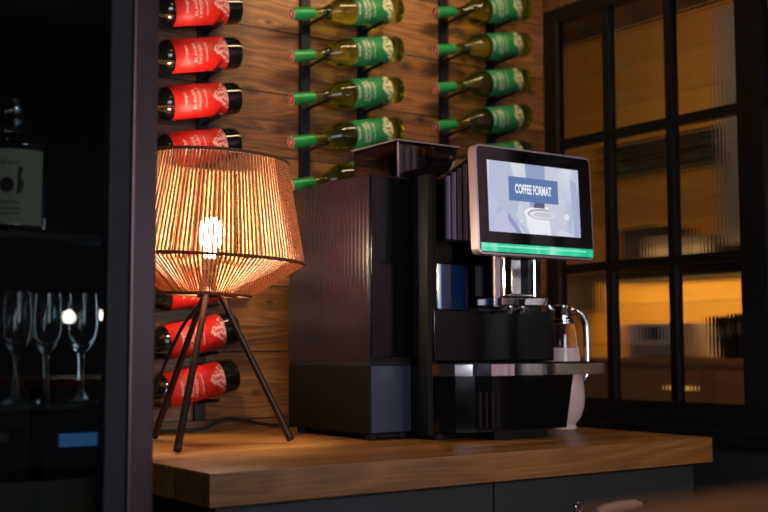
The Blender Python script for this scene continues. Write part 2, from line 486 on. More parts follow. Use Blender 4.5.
# wall shelf with boxes
sh = empty('wall_shelf', (3.2, 1.4, .56))
tag(sh, 'long dark wall shelf with slatted underside seen through the reeded glass', 'shelf')
part('board', box(2.9, 3.3, .9, 2.3, .575, .600, .002), M['books'], sh)
for z in (.545, .520):
    part('rail', box(2.93, 3.3, .9, 1.95, z, z + .011), M['books'], sh)
part('bracket', box(2.95, 3.3, .98, 1.0, .40, .575), M['books'], sh)
part('bracket', box(2.95, 3.3, 2.2, 2.22, .40, .575), M['books'], sh)
for (x0, x1, y0, y1, z1, m, lb) in ((3.02, 3.24, 1.60, 1.86, .765, 'books', 'dark box standing at the left on the wall shelf beyond the glass'),
                                    (2.94, 3.16, 1.40, 1.59, .705, 'grey_box', 'low grey box in the middle of the wall shelf beyond the glass'),
                                    (2.94, 3.16, 1.27, 1.38, .690, 'grey_box', 'small grey box at the right on the wall shelf beyond the glass')):
    b = empty('storage_box', ((x0 + x1) / 2, (y0 + y1) / 2, .601)); tag(b, lb, 'box', 'boxes on the wall shelf')
    part('carton', box(x0, x1, y0, y1, .602, z1 - .02, .002), M[m], b)
    part('lid', box(x0 - .004, x1 + .004, y0 - .004, y1 + .004, z1 - .03, z1, .002), M[m], b)
wc = empty('wall_cabinet', (3.2, 1.18, .62))
tag(wc, 'pale grey upright cabinet hung high beyond the glass, near the heavy jamb', 'cabinet')
part('carcass', box(3.0, 3.3, 1.10, 1.235, .64, 1.66, .003), M['pale_panel'], wc)
part('door', box(2.985, 3.0, 1.105, 1.23, .65, 1.65, .003), M['pale_panel'], wc)
part('handle', tube([(2.97, 1.215, .9), (2.97, 1.215, 1.05)], .005, 8), M['chrome'], wc)

# ------------------------------------------------------------------ counter
LX = 1.358
ct = obj('worktop', box(0, LX, 0, WY - .004, -.06, 0, .0018), M['oak_top'])
tag(ct, 'thick oak worktop slab carrying the woven lamp and the coffee machine', 'worktop')
cb = empty('base_cabinet', (.68, .45, FZ)); tag(cb, 'dark grey cabinet with two doors under the oak worktop', 'cabinet')
part('carcass', box(.03, 1.335, .058, WY - .01, FZ + .08, -.061), M['cabinet'], cb)
part('plinth', box(.06, 1.30, .10, WY - .02, FZ + .001, FZ + .08), M['rubber'], cb)
for x0, x1 in ((.032, .687), (.691, 1.333)):
    d = part('door', box(x0, x1, .040, .058, FZ + .085, -.063, .0015), M['cabinet'], cb)
d['_w'] = tuple(cb.location)
h = empty('x'); bpy.data.objects.remove(h)
hb = bmesh.new()
add_tube(hb, [(.970, .012, -.148), (.985, .010, -.144), (1.035, .008, -.141), (1.090, .010, -.141), (1.110, .012, -.144)], [.008, .0115, .013, .0115, .007], 14)
bmesh.ops.translate(hb, verts=hb.verts[:], vec=-Vector(cb.location))
hd = obj('handle', hb, M['pink_handle'], cb, True); hd['label'] = 'pale pinkish wooden bar handle with metal mounts'
def mount(*tubes):
    mb = bmesh.new()
    for tb_ in tubes: add_tube(mb, *tb_[:3], **(tb_[3] if len(tb_) > 3 else {}))
    bmesh.ops.translate(mb, verts=mb.verts[:], vec=-Vector(cb.location))
    return obj('handle_mount', mb, M['chrome'], hd, True)
mount(([(.975, .042, -.135), (.975, .02, -.138), (.972, .012, -.152)], .0045, 8))
mount(([(1.07, .042, -.134), (1.07, .02, -.134), (1.07, .012, -.145)], .0045, 8))
rg = mount(([(.93 + .010 * cos(a), .030, -.137 + .010 * sin(a)) for a in [2 * pi * k / 16 for k in range(16)]], .0022, 6, dict(closed=True)))
# ------------------------------------------------------------------ wine racks and bottles
TILT = radians(11.5); L_B = .370
def make_bottle(kind):
    root = empty('wine_bottle')
    R = .0405 if kind == 'green' else .0435
    # local +X runs from the mouth (0) to the foot (L_B); shift so that root is at the foot
    o = (-L_B, 0, 0)
    body = [(.0140, .072), (.0142, .094), (.0165, .108), (.024, .126), (.033, .143), (R * .95, .158), (R, .172), (R, .300), (R, L_B - .010),
            (R * .97, L_B - .003), (R * .88, L_B), (R * .5, L_B - .004), (.0, L_B - .012)]
    gm = M['green_glass'] if kind == 'green' else M['wine_glass_dark']
    obj('glass_body', lathe(body, 40, 'X', o), gm, root, True)
    if kind == 'red': body = [(.0140, .062), (.0142, .082), (.018, .094), (.030, .106), (R * .93, .118), (R, .134)] + body[7:]
    cap = [(.0, .0), (.0155, .0), (.0178, .0015), (.0178, .006), (.0172, .010), (.0165, .062), (.0148, .072), (.0143, .074), (.0143, .065)]
    cp = obj('capsule', lathe(cap, 28, 'X', o), M['cap_green'] if kind == 'green' else M['cap_red'], root, True)
    disc = obj('capsule_top', lathe([(.0, -.0012), (.0150, -.0012), (.0156, .0)], 28, 'X', o), M['cap_red'], cp, True)
    bm = bmesh.new()
    add_box(bm, -.0018, -.0011, -.0016, .0016, -.009, .009, M=Matrix.Translation(o) @ Matrix.Rotation(radians(35), 4, 'X'))
    add_box(bm, -.0018, -.0011, -.006, .006, -.0014, .0014, M=Matrix.Translation(o) @ Matrix.Rotation(radians(35), 4, 'X'))
    add_lathe(bm, [(.0146, -.0018), (.0158, -.0018), (.0158, -.0011), (.0146, -.0011), (.0146, -.0018)], 24, 'X', o, cap=False)
    obj('capsule_print', bm, M['cream'], disc)
    x0, x1 = (.196, .324) if kind == 'green' else (.170, .324)
    # label faces the room (-Y)
    lb = bmesh.new()
    add_lathe(lb, [(R + .0007, x0), (R + .0007, (x0 + x1) / 2), (R + .0007, x1)], 36, 'X', o, a0=pi - radians(88), a1=pi + radians(88), uv=True, cap=False)
    lab = obj('label', lb, M['label_red'] if kind == 'red' else M['label_green'], root, True)
    md = lab.modifiers.new('s', 'SOLIDIFY'); md.thickness = .0004; md.offset = 1
    # lettering wrapped round the label
    tb = bmesh.new()
    lines = ((.205, 'Weingut', .009, .8), (.232, 'BLAUER', .0105, 1), (.2455, 'ZWEIGELT', .0095, 1), (.262, 'Niederösterreich', .006, .8)) if kind == 'red' else \
            ((.208, 'Weingut', .009, .8), (.232, 'GRÜNER', .0105, 1), (.2445, 'VELTLINER', .0095, 1), (.260, 'Niederösterreich', .006, .8))
    for xx, s, size, sp in lines:
        cu = bpy.data.curves.new('t', 'FONT'); cu.body = s; cu.size = size * 1.25; cu.space_character = 1.25 * sp
        cu.align_x = 'CENTER'; cu.resolution_u = 2
        to = bpy.data.objects.new('t', cu); C.objects.link(to)
        me = bpy.data.meshes.new_from_object(to)
        bpy.data.objects.remove(to)
        nb = bmesh.new(); nb.from_mesh(me)
        rr = R + .0015
        for v in nb.verts:
            a = v.co.x / rr
            # letter tops point to the neck (-X), reading upwards (+Z)
            v.co = Vector((xx - v.co.y - L_B, -rr * cos(a), rr * sin(a)))
        tmp = bpy.data.meshes.new('tmp'); nb.to_mesh(tmp); nb.free(); tb.from_mesh(tmp); bpy.data.meshes.remove(tmp)
    obj('lettering', tb, M['cream'], lab)
    return root

def place_bottle(proto, first, xn, zn, label, group):
    o = proto if first else dup(proto)
    o.location = (xn + L_B * cos(TILT), .857, zn + L_B * sin(TILT)); o.location.y = .857 if 'green' in label else .853; o.rotation_euler = (0, -TILT, 0)
    tag(o, label, 'wine bottle', group)
    return o

def rack(name_label, xs, zn, xn, R, ztop, zbot, offs):
    rt = empty('wine_rack', ((xs[0] + xs[1]) / 2, WY, zbot)); tag(rt, name_label, 'wine rack', 'black peg racks on the pine wall')
    for x in xs:
        part('rail', box(x - .0155, x + .0155, WY - .014, WY - .001, zbot, ztop, .001), M['rack_steel'], rt)
    for z in zn:
        for x, d in zip(xs, offs):
            rad = .0178 if d < .1 else R
            if d < .1: rad = .0172
            zz = z + (d * sin(TILT)) - rad / cos(TILT) - .0058
            bm = bmesh.new()
            add_tube(bm, [(x, WY - .012, zz - .006), (x, WY - .03, zz - .004), (x, .857, zz), (x, .822, zz + .001)] + ([(x, .790, zz + .004), (x, .776, zz + .012)] if d < .1 else [(x, .804, zz + .003), (x, .798, zz + .006)]), .005, 10)
            add_tube(bm, [(x, WY - .016, zz - .006), (x, WY - .013, zz - .006)], .010, 12)
            part('peg', bm, M['rack_steel'], rt, True)

gA = [1.147 - .1205 * i for i in range(5)]; xA = .672
gB = [1.238 - .1175 * i for i in range(5)]; xB = 1.180
gR = [1.058 - .1226 * i for i in range(9)]; xR = .133
rack('left green bottle rack of two black rails with pegs, behind the coffee machine', (.745, .945), gA, xA, .0405, CZ - .3, .50, (.071, .272))
rack('right green bottle rack of two black rails with pegs, beside the steel window', (1.25, .443 + 1.0), gB, xB, .0405, CZ - .3, .62, (.068, .262))
rack('red bottle rack of black rails with pegs, behind the woven lamp', (.215, .426), gR, xR, .0435, CZ - .3, .03, (.068, .285))
ordn = ['topmost', 'second from the top', 'third from the top', 'fourth from the top', 'fifth from the top', 'sixth from the top', 'seventh from the top', 'second from the bottom', 'lowest']
pg = make_bottle('green')
for i, z in enumerate(gA):
    ex = ' above the machine' if i == 4 else ''
    place_bottle(pg, i == 0, xA, z, 'green labelled white wine bottle, %s in the left column%s' % (ordn[i], ex), 'green labelled bottles on the wall')
for i, z in enumerate(gB):
    ex = ' behind the display' if i == 4 else ''
    place_bottle(pg, False, xB, z, 'green labelled white wine bottle, %s in the right column%s' % (ordn[i], ex), 'green labelled bottles on the wall')
pr = make_bottle('red')
for i, z in enumerate(gR):
    ex = {3: '', 4: '', 5: '', 6: ''}.get(i, '')
    if i in (7, 8): ex = ''
    place_bottle(pr, i == 0, xR, z, 'dark wine bottle with red label, %s in the red column%s' % (ordn[i], ex), 'red labelled bottles on the wall')

# ------------------------------------------------------------------ lamp
LXc, LYc = .264, .531
lamp = empty('table_lamp', (LXc, LYc, 0)); tag(lamp, 'tripod table lamp with woven jute rope shade, lit, on the oak worktop', 'lamp')
fdir = Vector((sin(yaw), cos(yaw), 0))
TL = Matrix.Translation((0, 0, .45)) @ Matrix.Rotation(radians(2.4), 4, fdir) @ Matrix.Translation((0, 0, -.45))
NR = 134; rt_, rw, rb = .166, .216, .098; zt, zw, zb = .652, .420, .342
bm = bmesh.new()
for k in range(NR):
    a = 2 * pi * k / NR + random.uniform(-.004, .004)
    ca, sa = cos(a), sin(a)
    pts = []
    for i in range(5):
        t_ = i / 4; pts.append(((rb + (rw - rb) * t_) * ca, (rb + (rw - rb) * t_) * sa, zb + (zw - zb) * t_))
    for i in range(1, 9):
        t_ = i / 8; rr = rw + (rt_ - rw) * t_; pts.append((rr * ca, rr * sa, zw + (zt - zw) * t_))
    rad = [.0020, .0022, .0024, .0026] + [.0028] * 9
    add_tube(bm, [TL @ Vector(p) for p in pts], rad, 6)
shd = obj('lamp_shade', bm, M['rope'], lamp, True)
bm = bmesh.new()
for rr, zz, th in ((rt_, zt, .0048), (rw + .0015, zw, .0038), (rb, zb, .0042)):
    bm = bmesh.new()
    add_tube(bm, [TL @ Vector((rr * cos(2 * pi * k / 72), rr * sin(2 * pi * k / 72), zz)) for k in range(72)], th, 8, closed=True)
    obj('rope_ring', bm, M['rope_dark'], shd, True)
# spider / holder plate
bm = bmesh.new()
for k in range(3):
    a = 2 * pi * k / 3 + .3
    add_tube(bm, [TL @ Vector((.02 * cos(a), .02 * sin(a), zb + .002)), TL @ Vector((rb * cos(a), rb * sin(a), zb))], .0032, 8)
obj('shade_spider', bm, M['leg'], shd, True)
bm = lathe([(0, .334), (.024, .334), (.026, .338), (.026, .350), (.020, .356), (.017, .36), (.017, .42), (.014, .425), (0, .425)], 24)
bmesh.ops.transform(bm, matrix=TL, verts=bm.verts[:]); obj('bulb_holder', bm, M['leg'], lamp, True)
bm = lathe([(0, .424), (.012, .425), (.014, .44), (.024, .462), (.030, .482), (.026, .504), (.014, .516), (0, .519)], 24)
bmesh.ops.transform(bm, matrix=TL, verts=bm.verts[:]); obj('bulb', bm, M['bulb'], lamp, True)
feet = [(.115, .378), (.446, .473), (.226, .742)]
for fx, fy in feet:
    d = Vector((fx - LXc, fy - LYc, 0)); dn = d.normalized()
    top = Vector((dn.x * .022, dn.y * .022, .344)); bot = Vector((d.x, d.y, .0068))
    lg = obj('leg', tube([top, top.lerp(bot, .5), bot], [.0065, .0078, .0085], 14), M['leg'], lamp, True)
    obj('foot_cap', tube([bot.lerp(top, .025), bot + Vector((0, 0, .0005))], [.0091, .0088], 14), M['rubber'], lg, True)
cd = [(.2, .035, .335), (.215, .12, .26), (.20, .2, .16)]
pts = [Vector(p) for p in ((.0, .02, .338), (-.02, .10, .27), (-.03, .2, .15), (-.02, .30, .03), (.06, .33, .012), (.15, .335, .012), (.20, .345, .026), (.235, .350, .036), (.275, .348, .030), (.33, .345, .018), (.38, .345, .011), (.46, .35, .0095), (.56, .36, .0095))]
# smooth (Catmull-Rom)
def smooth_path(P, n=6):
    out = []
    for i in range(len(P) - 1):
        p0, p1, p2, p3 = P[max(i - 1, 0)], P[i], P[i + 1], P[min(i + 2, len(P) - 1)]
        for k in range(n):
            t_ = k / n
            out.append(.5 * ((2 * p1) + (-p0 + p2) * t_ + (2 * p0 - 5 * p1 + 4 * p2 - p3) * t_ ** 2 + (-p0 + 3 * p1 - 3 * p2 + p3) * t_ ** 3))
    out.append(P[-1]); return out
obj('power_cord', tube(smooth_path(pts), .0042, 8), M['cord'], lamp, True)

# ------------------------------------------------------------------ coffee machine
cm = empty('coffee_machine', (.93, .50, 0)); tag(cm, 'tall glossy black coffee machine with tilted display on the oak worktop', 'coffee machine')
part('side_unit', box(.623, .7465, .411, .785, .185, .638, .004), M['gloss_left'], cm, True)
sl = part('lower_case', box(.6235, .7465, .4115, .785, .015, .178, .003), M['matt_black'], cm)
part('front_panel', box(.629, .745, .4075, .412, .018, .176, .001), M['panel_blue'], cm)
part('seam_strip', box(.6250, .746, .413, .78, .177, .186), M['rubber'], cm)
part('upper_front', box(.628, .745, .4065, .4115, .198, .633, .001), M['gloss_front'], cm)
part('trim_band', box(.6262, .746, .4085, .4125, .187, .197, .0005), M['matt_black'], cm)
# flared flank leading to the main unit, with a bright edge
flank = [(.7468, .785), (.7468, .41), (.741, .37), (.742, .335), (.750, .329), (.765, .329), (.765, .785)]
part('flank', prism(flank, .012, .636), M['deep_black'], cm)
part('flank_edge', tube([(.7412, .334, .02), (.7405, .333, .2), (.7402, .333, .4), (.7418, .3335, .634)], .0014, 8), M['matt_black'], cm)
# main unit
part('main_body', box(.765, 1.15, .375, .785, .015, .636, .004), M['gloss_black'], cm)
part('lower_front', box(.752, 1.145, .325, .376, .185, .311, .004), M['gloss_front'], cm)
hood = [(.790, .476), (1.165, .476), (1.165, .690), (.872, .690), (.790, .637)]
part('hood', prism(hood, .330, .60, axis='Y', bev=.004), M['gloss_black'], cm)
rb_ = bmesh.new(); x = .796
while x < 1.155:
    zt_ = min(.684, .632 + max(0, (x - .79)) * .053 / .082)
    add_prism(rb_, [(x, .330), (x + .003, .3245), (x + .006, .3225), (x + .009, .3245), (x + .012, .330)], .482, zt_)
    x += .0178
part('rib_panel', rb_, M['rib'], cm, True)
# convex cup panel left of the spout, window reflection put into its colour
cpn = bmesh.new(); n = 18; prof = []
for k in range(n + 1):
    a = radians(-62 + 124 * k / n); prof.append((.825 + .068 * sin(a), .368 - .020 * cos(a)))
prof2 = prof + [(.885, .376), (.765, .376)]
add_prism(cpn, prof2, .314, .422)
part('cup_panel', cpn, M['reflect_blue'], cm, True)
# dispenser
part('spout_housing', box(.887, 1.030, .264, .335, .342, .50, .003), M['gloss_front'], cm)
part('spout_column', box(.8875, .905, .2585, .2645, .318, .50, .001), M['silver'], cm)
part('spout_strip', tube([(.914, .2595, .346), (.914, .2595, .50)], .0065, 12), M['chrome'], cm)
part('spout_strip', tube([(1.015, .2610, .346), (1.015, .2610, .50)], .0075, 12), M['chrome'], cm)
part('spout_window', box(.945, .975, .2615, .2645, .350, .455, .001), M['chrome'], cm)
part('spout_rim', tube([(.908, .2585, .346), (1.022, .2585, .346)], .0035, 10), M['chrome'], cm)
bm = bmesh.new(); add_box(bm, .892, 1.045, .238, .335, .320, .340, .003)
part('spout_base', bm, M['chrome'], cm)
part('spout_inlay', box(.945, .965, .2365, .2385, .322, .338, .0005), M['gloss_front'], cm)
for x in (.945, .985):
    part('nozzle', lathe([(.007, .302), (.009, .306), (.009, .321)], 16, 'Z', (x, .27, 0)), M['chrome'], cm, True)
# drip tray: curved chrome rim
def tray_poly(inset=0):
    P = [(.7475, .328), (.752, .305), (.775, .275), (.81, .252), (.86, .242), (.93, .239), (1.238, .239), (1.240, .242)]
    P = [(x, y + inset) for x, y in P]
    return P + [(1.240 - inset, .302), (1.140, .330), (.76, .330)]
part('drip_tray', prism(tray_poly(), .152, .1795), M['chrome'], cm)
bm = bmesh.new(); add_prism(bm, [(p[0] * .985 + .015, p[1] + .006) for p in tray_poly()[:-3]] + [(1.228, .298), (1.14, .324), (.775, .324)], .1796, .1815)
for k in range(28): 
    x = .80 + k * .0155
    add_box(bm, x, x + .005, .256, .318, .1815, .1835)
part('drip_grid', bm, M['rack_steel'], cm)
def base_poly(xr): return [(.752, .376), (.750, .335), (.757, .312), (.785, .285), (.825, .262), (.87, .252), (xr, .252), (xr + .004, .256), (xr, .376)]
part('drip_base', prism(base_poly(1.113), .020, .1515, base_poly(1.140)), M['gloss_front'], cm)
rb_ = bmesh.new()
for k in range(4):
    x = .832 + k * .017
    add_prism(rb_, [(x, .2600), (x + .003, .2545 - k * .0015), (x + .0075, .2545 - k * .0015), (x + .011, .2600)], .03, .115)
part('lower_rib', rb_, M['rib_dark'], cm, True)
part('plinth', box(.66, .745, .43, .76, .004, .016), M['rubber'], cm)
part('plinth', box(.765, 1.10, .345, .76, .004, .0195), M['rubber'], cm)
part('plinth', box(.872, 1.045, .247, .40, .0008, .021, .001), M['matt_black'], cm)
for x, y in ((.65, .44), (.65, .75), (1.11, .75), (.735, .44), (.78, .35)):
    part('foot', lathe([(.016, .0005), (.018, .004), (.018, .016)], 18, 'Z', (x, y, 0)), M['rubber'], cm, True)
# bean hopper
hp = part('bean_hopper', box(.761, .952, .480, .681, .639, .738, .003), M['smoke'], cm)
bw = Vector(cm.location)
def sub(name, bm, mat, par, smooth=False):
    bmesh.ops.translate(bm, verts=bm.verts[:], vec=-bw); return obj(name, bm, mat, par, smooth)
sub('lid', box(.757, .956, .476, .685, .739, .7455, .0025), M['gloss_black'], hp)
sub('lid_edge', tube([(.7568, .684, .7445), (.7568, .476, .7445), (.956, .4758, .7445)], .0016, 8), M['silver'], hp)
sub('corner_post', box(.760, .7635, .479, .4825, .64, .739), M['silver'], hp)
sub('inner_tub', box(.772, .942, .492, .67, .641, .715, .01), plain('dark_plum_tub', srgb(44, 18, 18), .25, spot=.2), hp)
sub('button', lathe([(0, .0005), (.007, .0), (.007, .006)], 14, 'X', (.617, .60, .56)), M['cream'], cm, True) if False else None
part('keyhole', lathe([(.0, -.0015), (.006, -.0015), (.007, .001)], 16, 'X', (.623, .665, .550)), M['fridge_steel'], cm, True)

# display
sc = part('display', prism(rrect(.793, 1.173, .4380, .700, .014), .205, .232, axis='Y', bev=.002), M['silver'], cm, True)
sub('bezel', prism(rrect(.7975, 1.1685, .4425, .6955, .011), .2035, .206, axis='Y'), M['gloss_black'], sc)
SX0, SX1, SZ0, SZ1 = .8265, 1.127, .493, .664
def q(name, poly, y, mat, depth=.0004):
    return sub(name, prism(poly, y, y + depth, axis='Y'), mat, sc)
def P(u_, v_): return (SX0 + u_ * (SX1 - SX0), SZ0 + v_ * (SZ1 - SZ0))
def em2(name, c, s=1.0): return emit(name, srgb(*c), s)
bg = NT('screen_image'); e = bg.n('ShaderNodeEmission'); bg.l(e.outputs[0], bg.out.inputs[0])
v = bg.coord((6, 1, 2.2)); nz = bg.noise(v, 1.4, 3, .5, .8)
bg.l(bg.ramp(nz, [(.30, srgb(160, 170, 202)), (.46, srgb(198, 204, 224)), (.60, srgb(220, 222, 232))]), e.inputs[0]); e.inputs[1].default_value = .95
img = q('screen', [P(0, 0), P(1, 0), P(1, 1), P(0, 1)], .2030, bg.m)
def qi(name, uv, y, c, s=.95):
    return sub(name, prism([P(*p) for p in uv], y, y + .0002, axis='Y'), em2('screen_' + name, c, s), sc)
def ell(cx, cy, rx, ry, n=36, a0=0, a1=360): return [(cx + rx * cos(radians(a0 + (a1 - a0) * k / n)), cy + ry * sin(radians(a0 + (a1 - a0) * k / n))) for k in range(n + (0 if a1 - a0 == 360 else 1))]
def pic(name, items):
    """several flat picture shapes joined, each with its own colour"""
    bm = bmesh.new(); mats = []
    for i, (uv, c) in enumerate(items):
        n0 = len(bm.faces); y = .2027 - .00010 * i
        add_prism(bm, [P(*p) for p in uv], y, y + .00008, axis='Y')
        bm.faces.ensure_lookup_table()
        for f_ in bm.faces[n0:]: f_.material_index = i
        mats.append(em2(name + '_ink', c, .95))
    return sub(name, bm, mats, sc)
pic('backdrop_picture', [
    ([(0, .52), (.13, .40), (.30, .22), (.42, .0), (0, 0)], (196, 200, 224)),
    ([(.02, 1), (.24, 1), (.33, .45), (.26, .12), (.12, .35), (.0, .55)], (186, 194, 218)),
    ([(.40, 1), (.62, 1), (.60, .38), (.45, .38), (.42, .5)], (150, 164, 200)),
    ([(.50, .52), (.60, .52), (.60, .38), (.48, .38)], (92, 98, 124)),
    ([(.62, 1), (.76, 1), (.80, .4), (.84, .0), (.66, .0), (.63, .5)], (204, 206, 222)),
    ([(.90, .86), (.97, .8), (.99, .0), (.93, .0), (.91, .5)], (170, 178, 208))])
pic('hand_picture', [
    ([(.0, .0), (.02, .22), (.09, .36), (.17, .38), (.24, .30), (.34, .14), (.40, .0)], (176, 180, 216)),
    ([(.04, .06), (.07, .22), (.14, .31), (.19, .27), (.22, .0), (.06, .0)], (196, 196, 226)),
    ([(.20, .28), (.30, .10), (.34, .0), (.29, .0), (.20, .18)], (150, 156, 200))])
pic('cup_picture', [
    ([(.33, .0)] + [(.355 + .055 * cos(radians(a)), .115 + .085 * sin(radians(a))) for a in range(90, 271, 15)][::1] + [(.40, .0)], (224, 226, 236)),
    ([(.385, .30), (.40, .10), (.43, .0), (.73, .0), (.76, .10), (.775, .30)], (236, 238, 248)),
    (ell(.58, .30, .205, .105), (244, 245, 250)),
    (ell(.58, .292, .172, .080), (176, 170, 186)),
    (ell(.57, .285, .140, .060), (232, 230, 236)),
    (ell(.58, .285, .105, .040), (206, 202, 212)),
    (ell(.845, .285, .030, .050), (228, 230, 240)),
    ([(.70, .0), (.76, .10), (.86, .06), (.92, .0)], (214, 218, 232))])
qi('caption_box', [(.215, .455), (.755, .455), (.755, .80), (.215, .80)], .2016, (98, 124, 172))
cu = bpy.data.curves.new('t', 'FONT'); cu.body = 'COFFEE FORMAT'; cu.size = .030; cu.align_x = 'CENTER'; cu.align_y = 'CENTER'; cu.offset = .0010
to = bpy.data.objects.new('t', cu); C.objects.link(to); me = bpy.data.meshes.new_from_object(to); bpy.data.objects.remove(to)
bm = bmesh.new(); bm.from_mesh(me)
xs_ = [v_.co.x for v_ in bm.verts]; ys_ = [v_.co.y for v_ in bm.verts]
w_ = max(xs_) - min(xs_); h_ = max(ys_) - min(ys_); cx_ = (max(xs_) + min(xs_)) / 2; cy_ = (max(ys_) + min(ys_)) / 2
tc = P(.480, .632)
for v_ in bm.verts: v_.co = Vector((tc[0] + (v_.co.x - cx_) / w_ * .120, .2012, tc[1] + (v_.co.y - cy_) / h_ * .0235))
sub('caption_text', bm, em2('caption_ink', (236, 240, 246), 1.0), sc)
lt = NT('status_light'); e = lt.n('ShaderNodeEmission'); lt.l(e.outputs[0], lt.out.inputs[0])
sp = lt.n('ShaderNodeSeparateXYZ'); lt.l(lt.coord(), sp.inputs[0])
nz = lt.noise(lt.coord((9, 1, 1)), 2, 2)
lt.l(lt.ramp(nz, [(.3, srgb(24, 190, 140)), (.5, srgb(70, 214, 168)), (.65, srgb(160, 236, 208))]), e.inputs[0]); e.inputs[1].default_value = .95
sub('status_light', box(.7995, 1.1665, .2028, .2034, .4450, .4650), lt.m, sc)
sub('status_light_core', box(.806, 1.143, .2024, .2027, .4565, .4600), em2('status_core', (150, 236, 206), 1.0), sc)
# tilt the whole display back a little about its lower edge
Tt = Matrix.Translation(Vector((0, .205, .44)) - bw)
T = Tt @ Matrix.Rotation(radians(-2.5), 4, 'X') @ Tt.inverted()
sc.matrix_local = T
part('display_arm', box(.92, 1.07, .236, .335, .505, .64, .006), M['matt_black'], cm)

# ------------------------------------------------------------------ milk jug
JX, JY = 1.250, .402
jg = empty('milk_jug', (JX, JY, 0)); tag(jg, 'glass jug of milk with chrome collar and curved handle, right of the machine', 'jug')
upper = [(.0421, .2185), (.0405, .232), (.0370, .262), (.0335, .285), (.0275, .298), (.0255, .298), (.0315, .285), (.0350, .262), (.0385, .232), (.0401, .2185)]
obj('glass_body', lathe(upper + upper[:1], 40, cap=False), M['clear'], jg, True)
mk = [(0, .004), (.030, .0008), (.034, .002), (.035, .008), (.031, .014), (.046, .034), (.0555, .060), (.0575, .085), (.0555, .115), (.0510, .150), (.0462, .190), (.0421, .218), (0, .218)]
mo = obj('milk', lathe(mk, 40), M['milk'], jg, True)
obj('collar', lathe([(.0285, .282), (.0305, .284), (.0305, .294), (.024, .300), (.0235, .318), (.026, .322), (.026, .330), (.021, .334), (.0, .334)], 32), M['chrome'], jg, True)
hv = Vector((.93, -.37, 0)).normalized()
pp = smooth_path([Vector((0, 0, .313)) + hv * a + Vector((0, 0, b)) for a, b in ((.022, 0), (.040, .004), (.055, -.006), (.066, -.028), (.070, -.06), (.071, -.11), (.070, -.15), (.066, -.172), (.052, -.186))], 5)
obj('handle', tube(pp, .0098, 16), M['chrome'], jg, True)
obj('pour_spout', tube([Vector((0, 0, .318)) - hv * .018, Vector((0, 0, .322)) - hv * .032, Vector((0, 0, .332)) - hv * .040], [.009, .008, .006], 12), M['chrome'], jg, True)

# ------------------------------------------------------------------ display fridge at the left
FX0, FX1 = -.95, -.107
fr = empty('display_fridge', (-.53, .3, FZ)); tag(fr, 'tall dark glass door display fridge at the left of the worktop', 'fridge')
fw = Vector(fr.location)
bm = bmesh.new()
D = .035
add_box(bm, FX1 - D, FX1, .045, .62, FZ + .002, 1.55); add_box(bm, FX0, FX0 + D, .045, .62, FZ + .002, 1.55)
add_box(bm, FX0, FX1, .585, .62, FZ + .002, 1.55); add_box(bm, FX0, FX1, .045, .62, 1.52, 1.56); add_box(bm, FX0, FX1, .045, .62, FZ + .002, FZ + .12)
part('cabinet_shell', bm, M['matt_black'], fr)
dr = part('door_frame', (lambda b: (add_box(b, -.153, FX1, 0, .042, FZ + .13, 1.52, .004), add_box(b, FX0, FX0 + .05, 0, .042, FZ + .13, 1.52, .004),
        add_box(b, FX0 + .05, -.160, 0, .042, FZ + .13, FZ + .2), add_box(b, FX0 + .05, -.160, 0, .042, 1.45, 1.52), b)[-1])(bmesh.new()), M['fridge_steel'], fr)
def subf(name, bm, mat, par, smooth=False):
    bmesh.ops.translate(bm, verts=bm.verts[:], vec=-fw); return obj(name, bm, mat, par, smooth)
subf('gasket', box(-.192, -.1532, .006, .042, FZ + .2, 1.45, .002), M['rubber'], dr)
subf('edge_strip', box(-.1625, -.1595, -.002, .01, FZ + .14, 1.5), M['silver'], dr) if False else None
subf('door_glass', box(FX0 + .05, -.192, .016, .021, FZ + .2, 1.45), M['door_glass'], dr)
shelf_m = plain('fridge_shelf', srgb(40, 42, 40), .35, .3, spot=.1)
for z in (.415, .128, .85):
    part('shelf', box(FX0 + .04, FX1 - .04, .06, .58, z - .012, z, .002), shelf_m, fr)
pnl = part('control_panel', box(FX0 + .04, FX1 - .04, .058, .10, .02, .112, .002), M['matt_black'], fr)
subf('display_strip', box(-.252, -.172, .0555, .058, .055, .077, .0005), emit('blue_display', srgb(60, 110, 170), .55), pnl)
for x in (-.395, -.345, -.30):
    subf('knob', lathe([(0, -.01), (.008, -.01), (.009, 0)], 14, 'Z'), M['chrome'], pnl).matrix_local = Matrix.Translation(Vector((x, .056, .075)) - fw) @ Matrix.Rotation(pi / 2, 4, 'X') @ Matrix.Translation(fw)
part('lower_drawer', box(FX0 + .04, FX1 - .04, .07, .10, -.25, .0, .002), plain('olive_panel', srgb(60, 60, 28), .5, spot=.2), fr)

# labelled spirit bottle inside
bx, by = -.318, .12
jb = empty('liquor_bottle', (bx, by, .4155)); tag(jb, 'clear bottle with cream crest label inside the dark fridge', 'bottle')
obj('glass_body', lathe([(0, .003), (.052, .0), (.057, .004), (.058, .012), (.058, .135), (.054, .150), (.030, .163), (.0165, .172), (.0150, .20), (.0165, .203), (.0165, .212), (0, .212)], 36), M['clear'], jb, True)
lb = bmesh.new(); add_lathe(lb, [(.0586, .010), (.0586, .136)], 30, 'Z', a0=radians(-90 - 28 - 62), a1=radians(-90 - 28 + 62), cap=False, uv=True)
lab = obj('label', lb, plain('cream_paper', srgb(186, 178, 150), .6, spot=.1), jb, True)
